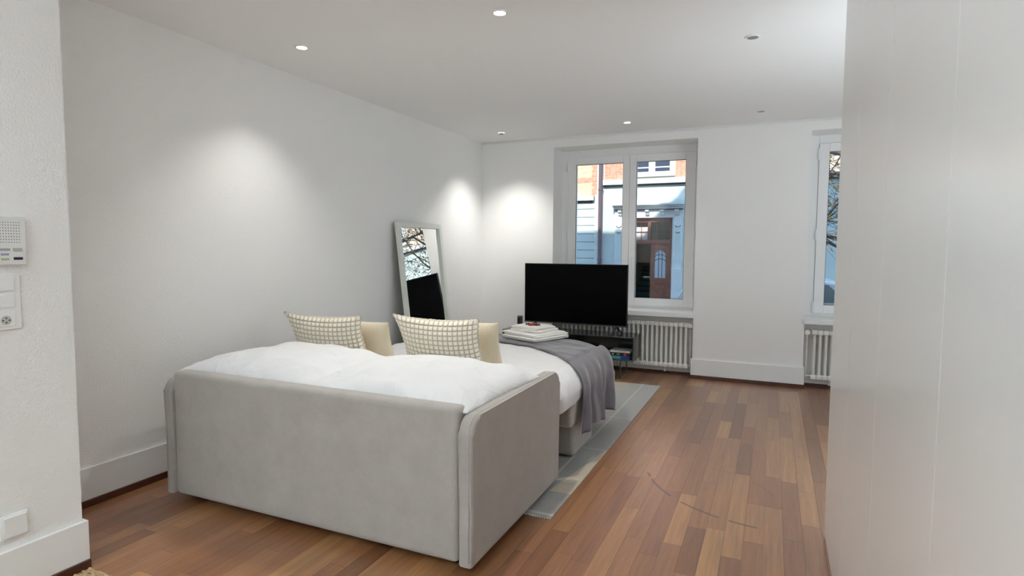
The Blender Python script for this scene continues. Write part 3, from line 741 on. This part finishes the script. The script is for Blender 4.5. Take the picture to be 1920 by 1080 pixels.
tag(mesh_obj('cable', bm, M['paint'], None, True, origin=(1.62, -.39, z)), 'thin white cable hanging from the book pile', 'cable')
# speaker
t = thing('small_speaker', 'small dark grey upright box speaker at the left end of the stand', 'speaker', (.598, -.20, CZ1))
boxobj('case', (.574, .624, -.225, -.175, CZ1, CZ1+.138), MAT('grey_case', (.10, .10, .10), .4), t, bev=.006)
boxobj('front_grille', (.579, .619, -.2275, -.2255, CZ1+.012, CZ1+.118), M['black_matt'], t, bev=.0008)
# ------------------------------------------------------------------ television
t = thing('television', 'large black flat-screen television standing on the black stand', 'television', (1.26, -.25, CZ1))
TX0, TX1, TZ0, TZ1 = .684, 1.848, .528, 1.186
boxobj('housing', (TX0, TX1, -.268, -.24, TZ0, TZ1), M['black_matt'], t, bev=.003)
bm = B(); bm_box(bm, 1.0, 1.55, -.24, -.19, TZ0+.05, TZ0+.38, .015); mesh_obj('rear_cover', bm, M['black_matt'], t, True, angle=40)
boxobj('screen', (TX0+.008, TX1-.008, -.2695, -.2682, TZ0+.016, TZ1-.008), M['screen'], t)
boxobj('lower_trim', (TX0, TX1, -.2705, -.266, TZ0-.001, TZ0+.008), MAT('grey_trim', (.12, .12, .125), .3, .6), t)
for x in (.805, 1.735):
    bm = B()
    for s in (-1, 1): bm_tube(bm, [(x, -.255, TZ0+.006), (x+s*.014, -.255+s*.06, CZ1+.035), (x+s*.030, -.255+s*.13, CZ1+.007)], [.011, .009, .007], 8)
    mesh_obj('foot', bm, M['black_matt'], t, True)

# ------------------------------------------------------------------ intercom, switches, outlet on the near left wall
PX = .617
ig = MAT('intercom_plastic', (.74, .74, .72), .4); dk = MAT('dark_hole', (.06, .06, .06), .7)
t = thing('intercom', 'white wall intercom panel with a dotted loudspeaker grille and small buttons', 'intercom', (PX, -5.15, 1.28))
boxobj('body', (PX, PX+.022, -5.262, -5.068, 1.282, 1.462), ig, t, bev=.004)
bm = B()
for i in range(9):
    for j in range(8): bm_cyl(bm, (PX+.0222, -5.090-i*.0085, 1.440-j*.0105), .0016, .0012, 'X', 8)
g_ = mesh_obj('speaker_grille', bm, dk, t); g_['kind'] = 'stuff'
for nm, y0, y1, z0, z1, c in (('button', -5.112, -5.084, 1.334, 1.345, (.45, .45, .43)), ('button', -5.112, -5.083, 1.301, 1.311, (.008, .01, .03)), ('button', -5.152, -5.127, 1.318, 1.326, (.35, .36, .55)),
                              ('button', -5.152, -5.127, 1.300, 1.308, (.42, .45, .30)), ('name_strip', -5.160, -5.122, 1.336, 1.343, (.35, .35, .35))):
    boxobj(nm, (PX+.0215, PX+.025, y0, y1, z0, z1), MAT(nm+'_tone', c, .4), t, bev=.001)
t = thing('switch_panel', 'tall white wall switch plate with two rockers above a socket', 'light switch', (PX, -5.15, 1.04))
boxobj('plate', (PX, PX+.008, -5.180, -5.088, 1.040, 1.250), M['paint'], t, bev=.003)
for z0, z1 in ((1.186, 1.234), (1.124, 1.172)): boxobj('rocker', (PX+.0075, PX+.013, -5.166, -5.110, z0, z1), M['paint'], t, bev=.002)
so = boxobj('socket', (PX+.0075, PX+.011, -5.166, -5.110, 1.053, 1.112), M['paint'], t, bev=.002)
bm = B(); bm_cyl(bm, (PX+.0112, -5.140, 1.076), .017, .001, 'X', 20); mesh_obj('socket_recess', bm, MAT('socket_grey', (.5, .5, .49), .5), so)
bm = B()
for dy, dz in ((-.010, 0), (.010, 0), (0, .008), (0, -.008)): bm_cyl(bm, (PX+.0122, -5.140+dy, 1.076+dz), .0028, .0012, 'X', 10)
mesh_obj('pin_hole', bm, dk, so)
t = thing('blank_wall_plate', 'square white blank wall plate low down near the skirting', 'wall plate', (PX, -5.14, .24))
boxobj('plate', (PX, PX+.008, -5.190, -5.100, .245, .338), M['paint'], t, bev=.004)
boxobj('cover', (PX+.0075, PX+.016, -5.183, -5.107, .252, .331), M['paint'], t, bev=.003)

# ================================================================== outside
FY = 12.0; G = -.70
M['plaster'] = MAT('pale_green_render', (.58, .66, .63), .85, spec=.15, bump=(20, .2, .006), var=(1.4, .07))
M['stone'] = MAT('pale_stone', (.68, .69, .66), .8, spec=.2, var=(4, .06))
M['brick'] = MAT('orange_red_brick', (.80, .36, .24), .85, spec=.1, var=(9, .22))
M['ybrick'] = MAT('yellow_brick', (.80, .62, .38), .85, spec=.1, var=(9, .15))
M['mortar'] = MAT('mortar', (.75, .68, .6), .9)
M['dark'] = MAT('dark_iron_and_shade', (.03, .035, .04), .8)  # also paints in the shade under the ledge and the hood
M['door'] = MAT('varnished_red_brown_door', (.20, .065, .038), .4, var=(8, .25))
M['pipe'] = MAT('purple_brown_pipe', (.16, .11, .12), .4, .3)
M['winglass'] = MAT('dark_window_glass', (.05, .07, .11), .05, spec=.9)
M['asphalt'] = MAT('asphalt', (.14, .145, .15), .9, bump=(40, .4, .01), var=(3, .15))
M['paving'] = MAT('pavement', (.36, .37, .38), .85, var=(2, .1))
def brick_tex():
    m = bpy.data.materials.new('brick_facing'); m.use_nodes = True; N, L = m.node_tree.nodes, m.node_tree.links; b = N['Principled BSDF']
    g = N.new('ShaderNodeNewGeometry'); sp = N.new('ShaderNodeSeparateXYZ'); cm = N.new('ShaderNodeCombineXYZ'); L.new(g.outputs[0], sp.inputs[0]); L.new(sp.outputs[0], cm.inputs[0]); L.new(sp.outputs[2], cm.inputs[1])
    t = N.new('ShaderNodeTexBrick'); t.inputs['Scale'].default_value = 1; t.inputs['Brick Width'].default_value = .22; t.inputs['Row Height'].default_value = .078; t.inputs['Mortar Size'].default_value = .008
    t.inputs['Color1'].default_value = (.72, .31, .20, 1); t.inputs['Color2'].default_value = (.78, .39, .26, 1); t.inputs['Mortar'].default_value = (.78, .70, .62, 1)
    L.new(cm.outputs[0], t.inputs[0]); L.new(t.outputs[0], b.inputs['Base Color']); b.inputs['Roughness'].default_value = .85; return m
M['bricktex'] = brick_tex()
st = struct(boxobj('street', (-30, 34, .5, FY+4, G-.3, G-.02), M['asphalt']))
struct(boxobj('sidewalk_far', (-30, 34, FY-1.8, FY, G-.02, G+.10), M['paving']))
struct(boxobj('sidewalk_near', (-30, 34, .45, 2.3, G-.02, G+.10), M['paving']))
# own building above and beside the room : casts the street shadow
bm = B()
bm_prism(bm, [(-16, 2.9), (-16, 9.95), (-.55, 9.95), (.90, 11.45), (5.0, 11.45), (6.6, 9.0), (20, 9.0), (20, 2.9)], 'Y', -.4, .45)
bm_box(bm, -16, 6.0, -9.8, -.4, 2.9, 9.9); bm_box(bm, 6.0, 20, -9.8, -.4, 2.9, 8.9); bm_box(bm, -16, -.3, -9.8, .45, G, 2.9); bm_box(bm, 6.2, 20, -9.8, .45, G, 2.9); bm_box(bm, -.3, 6.2, .14, .45, G, 0)
struct(mesh_obj('wall_exterior', bm, M['plaster']))

t = thing('apartment_building', 'old street house across the road with brick upper floor, pale render and carved doorway', 'building', (0, FY, G))
def fp(nm, e, mat, bev=0, par=None): return boxobj(nm, e, mat, par or t, bev=bev)
bm = B()  # main wall with a doorway
for e in ((-1.9, -1.05, FY, FY+.5, G, 3.30), (.39, 30, FY, FY+.5, G, 3.30), (-1.05, .39, FY, FY+.5, 2.30, 3.30)): bm_box(bm, *e)
mesh_obj('rendered_wall', bm, M['plaster'], t)
fp('side_bay_wall', (-26, -2.02, FY+.03, FY+.5, G, 2.80), M['plaster'])
z = -.54
while z < 2.7:
    fp('stone_course', (-14, -2.03, FY-.03, FY+.04, z+.008, z+.262-.008), M['plaster'], .008); z += .262
fp('stone_pier', (-2.02, -1.90, FY-.08, FY+.4, G, 3.05), M['stone'])
fp('ledge', (-14, -2.04, FY-.16, FY+.04, 2.87, 3.0), M['stone']); fp('ledge_shade_strip', (-14, -2.10, FY-.06, FY+.04, 2.79, 2.87), M['dark'])  # dark strip stands in for the shade beneath the ledge
fp('string_course', (-1.76, 30, FY-.14, FY, 3.33, 3.49), M['stone'], .01); fp('string_course_dark_line', (-1.76, 30, FY-.07, FY, 3.275, 3.33), M['dark'])  # near-black line beneath the string course
fp('upper_wall', (-26, 2.9, FY+.03, FY+.5, 2.9, 13.5), M['bricktex'])
bm = B(); bm_cyl(bm, (-1.835, FY-.10, 5.5), .062, 12.3, n=16)
for zz in (1.0, 3.2, 5.6): bm_cyl(bm, (-1.835, FY-.10, zz), .078, .06, n=16)
mesh_obj('downpipe', bm, M['pipe'], t, True, angle=40)
fp('peach_upper_wall', (2.9, 30, FY+.01, FY+.5, 2.9, 13.5), MAT('peach_render', (.85, .66, .50), .9))
fp('mortar_bed', (-4.2, 2.4, FY+.018, FY+.04, 3.0, 4.36), MAT('light_mortar', (.85, .80, .72), .9))
# laid bricks
def bricks(x0, x1, z0, z1, mat, toothed=0, L0=.22):
    bm = B(); rh = .078; k = 0; z = z0
    while z < z1-.03:
        x = x0-(L0/2 if k % 2 else 0); r = random.Random(k+int(x0*50))
        xe = x1+(toothed if k % 2 else 0)
        while x < xe-.02:
            a, b = max(x, x0), min(x+L0, xe)
            if b-a > .03: bm_box(bm, a+.005, b-.005, FY+.005+r.uniform(0, .006), FY+.05, z+.005, min(z+rh, z1)-.005)
            x += L0
        z += rh; k += 1
    o = mesh_obj('brickwork', bm, mat, t); o['kind'] = 'stuff'; return o
bricks(.44, 2.2, 3.50, 4.36, M['brick']); bricks(-1.74, -1.08, 3.50, 4.36, M['brick'])
bricks(-2.16, -1.98, 3.01, 4.36, M['brick'], 0); bricks(-4.2, -2.16, 3.01, 3.44, M['ybrick'], .05, .24); bricks(-4.2, -2.16, 3.60, 4.36, M['ybrick'], .05, .24); bricks(-4.2, -2.16, 3.44, 3.60, M['brick'])
# windows upstairs
def fwin(x0, x1, z0, z1, rail=True):
    f = fp('window', (x0-.14, x1+.14, FY-.05, FY+.06, z0-.12, z1+.14), M['stone'])
    fp('window_ledge', (x0-.2, x1+.16, FY-.12, FY+.02, z0-.16, z0-.10), M['stone'], par=f)
    mid = (x0+x1)/2
    for a, b in ((x0, mid-.10), (mid+.10, x1)):
        fp('pane', (a, b, FY-.056, FY-.044, z0, z1), M['winglass'], par=f)
        fp('glazing_bar', (a, b, FY-.066, FY-.056, z0+.10, z0+.14), M['stone'], par=f)
fwin(-.78, .28, 3.70, 5.3)
for k in range(1, 7): fwin(-.78+3.3*k, .28+3.3*k, 3.75, 5.5)
for k in range(-1, 8): fwin(-.78+3.3*k, .28+3.3*k, 7.2, 9.2)
for k in range(1, 7): fwin(-.3+3.3*k, .9+3.3*k, .7, 2.5)
fwin(-4.6, -3.2, 3.7, 5.3)
# doorway surround
for k, (dz, pr) in enumerate(((0, .14), (.055, .22), (.11, .34))): fp('door_hood', (-1.43+.03*(2-k), .77-.03*(2-k), FY-pr, FY, 2.56+dz, 2.56+dz+.052), M['stone'], .006)
fp('hood_shade_strip', (-1.36, .70, FY-.12, FY, 2.535, 2.56), M['dark'])  # near-black strip paints in the shade under the hood
fp('frieze', (-1.38, .72, FY-.06, FY, 2.30, 2.535), M['stone'])
for x0, x1 in ((.44, .70), (-1.36, -1.10)):
    p = fp('pilaster', (x0, x1, FY-.09, FY, G+.1, 2.32), M['stone'], .008); fp('pilaster_panel', (x0+.06, x1-.06, FY-.10, FY-.088, .95, 2.0), M['plaster'], .004, p)
    fp('pilaster_base', (x0-.03, x1+.03, FY-.14, FY, G+.1, .75), M['stone'], .01, p)
    bm = B()
    for zz, w in ((2.10, .075), (1.90, .05)):
        bm_tube(bm, [((x0+x1)/2+w*cos(a), FY-.105, zz-.035+w*.8*sin(a)) for a in [pi+pi*q/8 for q in range(9)]], .010, 6)
    mesh_obj('carving', bm, M['pipe'], p, True)
for x in (-1.19, -.76, -.35, .10, .53):
    bm = B()
    pl = [(FY-.06, 2.53), (FY-.20, 2.53), (FY-.22, 2.49), (FY-.19, 2.46), (FY-.13, 2.44), (FY-.14, 2.40), (FY-.10, 2.36), (FY-.06, 2.35)]
    bm_prism(bm, pl, 'X', x-.055, x+.055); mesh_obj('scroll_bracket', bm, M['stone'], t)
    bm = B(); bm_tube(bm, [(x+.06*cos(a), FY-.075, 2.41+.05*sin(a)) for a in [pi*1.05+pi*.9*q/8 for q in range(9)]], .009, 6); mesh_obj('carving', bm, M['pipe'], t, True)
# door frame, transom, leaf
bm = B()
for e in ((-1.05, -.97, FY+.10, FY+.2, G+.1, 2.30), (.31, .39, FY+.10, FY+.2, G+.1, 2.30), (-.97, .31, FY+.10, FY+.2, 2.16, 2.30), (-.97, .31, FY+.08, FY+.2, 1.50, 1.62), (-.37, -.27, FY+.10, FY+.2, 1.62, 2.16)): bm_box(bm, *e, bev=.008)
mesh_obj('door_frame', bm, M['door'], t, True, angle=40)
fp('sun_reflection_patch', (-.97, -.37, FY+.17, FY+.175, 1.62, 2.02), MAT('white_sun_reflection', (.8, .8, .8), .7))  # white sheet added in place of sun reflecting in the left transom
for a, b in ((-.97, -.37), (-.27, .31)):
    f = fp('transom_pane', (a, b, FY+.15, FY+.155, 1.62, 2.16), M['glass'])
    bm = B(); w = (b-a)/3
    for k in (1, 2): bm_box(bm, a+w*k-.01, a+w*k+.01, FY+.13, FY+.17, 1.62, 2.16)
    bm_box(bm, a, b, FY+.13, FY+.17, 1.86, 1.88); mesh_obj('glazing_bar', bm, M['door'], f)
def leaf(x0, x1):
    bm = B(); y0, y1 = FY+.12, FY+.17; zb, zt = G+.12, 1.50; gx0, gx1, gz0, gz1 = x0+.13, x1-.12, .45, 1.12
    for e in ((x0, gx0, y0, y1, zb, zt), (gx1, x1, y0, y1, zb, zt), (gx0, gx1, y0, y1, zb, gz0)): bm_box(bm, *e, bev=.004)
    c = (gx0+gx1)/2; r = (gx1-gx0)/2; n = 12
    arc = [(c+r*cos(pi*k/n), gz1+r*1.15*sin(pi*k/n)) for k in range(n+1)]
    for k in range(n): bm_prism(bm, [arc[k], (arc[k][0], zt), (arc[k+1][0], zt), arc[k+1]], 'Y', y0, y1)
    d = mesh_obj('door_leaf', bm, M['door'], t)
    bm = B(); bm_box(bm, gx0+.02, gx1-.02, y0-.02, y0, -.35, .12, .01); bm_box(bm, gx0, gx1, y0-.025, y0, .27, .33, .006); mesh_obj('raised_panel', bm, M['door'], d, True, angle=40)
    bm = B(); bm_prism(bm, [(gx0, gz0)]+[p for p in reversed(arc)]+[(gx1, gz0)], 'Y', y0+.02, y0+.03); mesh_obj('frosted_glass', bm, MAT('frosted_glass', (.45, .52, .58), .35), d)
    bm = B()
    for k in (.35, .68): x = gx0+(gx1-gx0)*k; bm_tube(bm, [(x, y0+.01, gz0), (x, y0+.01, gz1+r*.95)], .009, 6)
    for zz in (.0, .13): bm_tube(bm, [(c+r*cos(pi*k/8), y0+.01, gz1-.16+zz+r*.5*sin(pi*k/8)) for k in range(9)], .008, 6)
    mesh_obj('iron_grille', bm, M['dark'], d, True)
leaf(-.265, .31)
# hallway behind the open leaf
och = MAT('ochre_hall_paint', (.42, .36, .20), .8); stp = MAT('dark_green_stair', (.05, .085, .085), .6)
bm = B()
for e in ((-1.5, 1.0, FY+3.6, FY+3.7, G, 2.8), (-1.6, -1.5, FY+.5, FY+3.7, G, 2.8), (1.0, 1.1, FY+.5, FY+3.7, G, 2.8), (-1.5, 1.0, FY+.5, FY+3.6, 2.6, 2.7), (-1.5, 1.0, FY, FY+3.6, G, G+.1)): bm_box(bm, *e)
mesh_obj('hallway', bm, och, t)
for k in range(8): fp('stair_step', (-1.1, .3, FY+1.2+k*.28, FY+3.6, G+.1+k*.165, G+.1+(k+1)*.165-.01), stp, .006)
bm = B(); bm_tube(bm, [(-.35, FY+.95, .15), (-.62, FY+2.4, 1.6)], .022, 8)
for k in range(5): q = k/4; x, y, z = -.35-.27*q, FY+.95+1.45*q, .15+1.45*q; bm_tube(bm, [(x, y, z), (x, y, z-.75)], .010, 6)
mesh_obj('handrail', bm, M['dark'], t, True)

# ------------------------------------------------------------------ parked car
t = thing('parked_car', 'white estate car parked on the street in front of the house', 'car', (3.2, 7.9, G))
body = MAT('white_car_paint', (.62, .68, .72), .25, spec=.6, coat=.6); cgl = MAT('car_window', (.06, .14, .17), .05, spec=.8); tyre = MAT('tyre_rubber', (.02, .02, .02), .8)
cx0 = 1.18
pl = [(0, .35), (0.02, .80), (.10, .95), (.30, 1.36), (.55, 1.44), (1.6, 1.47), (2.6, 1.46), (3.2, 1.41), (3.75, 1.0), (4.3, .92), (4.55, .75), (4.6, .35), (4.3, .22), (.2, .22)]
bm = B(); bm_prism(bm, [(cx0+a, G+b) for a, b in pl], 'Y', 7.1, 8.75); es = [e for e in bm.edges if abs(e.verts[0].co.y-e.verts[1].co.y) < 1e-5]
bmesh.ops.bevel(bm, geom=es, offset=.07, segments=3, profile=.6, affect='EDGES'); mesh_obj('body_shell', bm, body, t, True, angle=35)
for q in ([(.22, .98), (.42, 1.34), (1.30, 1.38), (1.30, .98)], [(1.38, .98), (1.38, 1.38), (2.2, 1.38), (2.2, .98)], [(2.28, .98), (2.28, 1.38), (3.08, 1.34), (3.45, .98)]):
    for ya, yb in ((7.088, 7.12), (8.73, 8.762)):
        bm = B(); bm_prism(bm, [(cx0+a, G+b) for a, b in q], 'Y', ya, yb); mesh_obj('side_window', bm, cgl, t)
for x in (cx0+.75, cx0+3.75):
    for y in (7.12, 8.58):
        bm = B(); bm_cyl(bm, (x, y+.07, G+.31), .33, .2, 'Y', 28); w_ = mesh_obj('wheel', bm, tyre, t, True, angle=40)
        bm = B(); bm_cyl(bm, (x, y+.07, G+.31), .21, .212, 'Y', 20); mesh_obj('hub_cap', bm, M['chrome'], w_, True, angle=40)
for x in (cx0+.98, cx0+1.9): boxobj('door_handle', (x, x+.16, 7.075, 7.1, G+.86, G+.89), M['chrome'], t, bev=.005)
boxobj('rear_lamp', (cx0+.005, cx0+.10, 7.10, 7.30, G+.78, G+.92), MAT('red_lamp', (.35, .03, .03), .3), t, bev=.01)

# ------------------------------------------------------------------ tree in front of the windows
t = thing('street_tree', 'bare branching tree with a few yellow and orange leaves outside the right window', 'tree', (4.9, 4.6, G))
bark = MAT('dark_bark', (.065, .045, .04), .9, bump=(40, .5, .01)); r_ = random.Random(12)
segs = []; tips = []
def grow(p, d, rad, length, lvl):
    pts = [p]; rs = [rad]; n = 5
    for k in range(n):
        d = (d+Vector((r_.uniform(-.28, .28), r_.uniform(-.28, .28), r_.uniform(-.20, .26)))*(.6+.25*lvl)).normalized()
        q = pts[-1]+d*length/n
        if q.x < 2.75+max(0, q.y-4)*.35: d.x = abs(d.x); q = pts[-1]+d*length/n
        if q.y < 1.6: d.y = abs(d.y); q = pts[-1]+d*length/n
        if lvl and q.z < 1.15: d.z = abs(d.z)+.1; d.normalize(); q = pts[-1]+d*length/n
        pts.append(q); rs.append(rad*(1-.55*(k+1)/n))
    segs.append((lvl, pts, rs))
    if lvl < 4:
        for k in range((5, 5, 4, 3)[lvl]):
            i = r_.randint(1 if lvl else 2, n); a = Vector((r_.uniform(-1, 1), r_.uniform(-1, 1), r_.uniform(-.45, .65))).normalized()
            nd = (d*.35+a).normalized(); grow(pts[i], nd, max(.0035, rs[i]*.55), length*r_.uniform(.52, .78), lvl+1)
    else: tips.extend(pts[2:])
grow(Vector((4.9, 4.6, G)), Vector((0, 0, 1)), .11, 3.6, 0)
for k, a in enumerate(range(0, 360, 60)):
    grow(Vector((4.9, 4.6, .95+.30*k)), Vector((cos(radians(a+200)), .55*sin(radians(a+200)), .22)), .028, 2.1, 1)
bt = B(); bl = B()
for lvl, pts, rs in segs: bm_tube(bt if lvl < 2 else bl, pts, rs, 7 if lvl < 2 else (4 if lvl < 4 else 3), cap=False)
mesh_obj('trunk', bt, bark, t, True); o = mesh_obj('twigs', bl, bark, t); o['kind'] = 'stuff'
lm = bpy.data.materials.new('autumn_leaves'); lm.use_nodes = True; N, L = lm.node_tree.nodes, lm.node_tree.links
g = N.new('ShaderNodeNewGeometry'); rp = N.new('ShaderNodeValToRGB'); e = rp.color_ramp.elements
e[0].color = (.30, .36, .05, 1); e[1].color = (.45, .12, .04, 1); q = e.new(.5); q.color = (.62, .38, .06, 1)
L.new(g.outputs['Random Per Island'], rp.inputs[0]); L.new(rp.outputs[0], N['Principled BSDF'].inputs['Base Color'])
bm = B(); r_.shuffle(tips)
for p in tips[:1900]:
    s = r_.uniform(.025, .05); a = Vector((r_.uniform(-1, 1), r_.uniform(-1, 1), r_.uniform(-1, 1))).normalized(); b = a.orthogonal().normalized(); c = a.cross(b)
    vs = [bm.verts.new(p+v) for v in (a*s, b*s*.55+c*s*.12, a*-s, -b*s*.55+c*s*.12)]; bm.faces.new(vs)
o = mesh_obj('leaves', bm, lm, t); o['kind'] = 'stuff'

# drop helper keys
for o in bpy.data.objects:
    for k in ('_org', '_shift'):
        if k in o: del o[k]
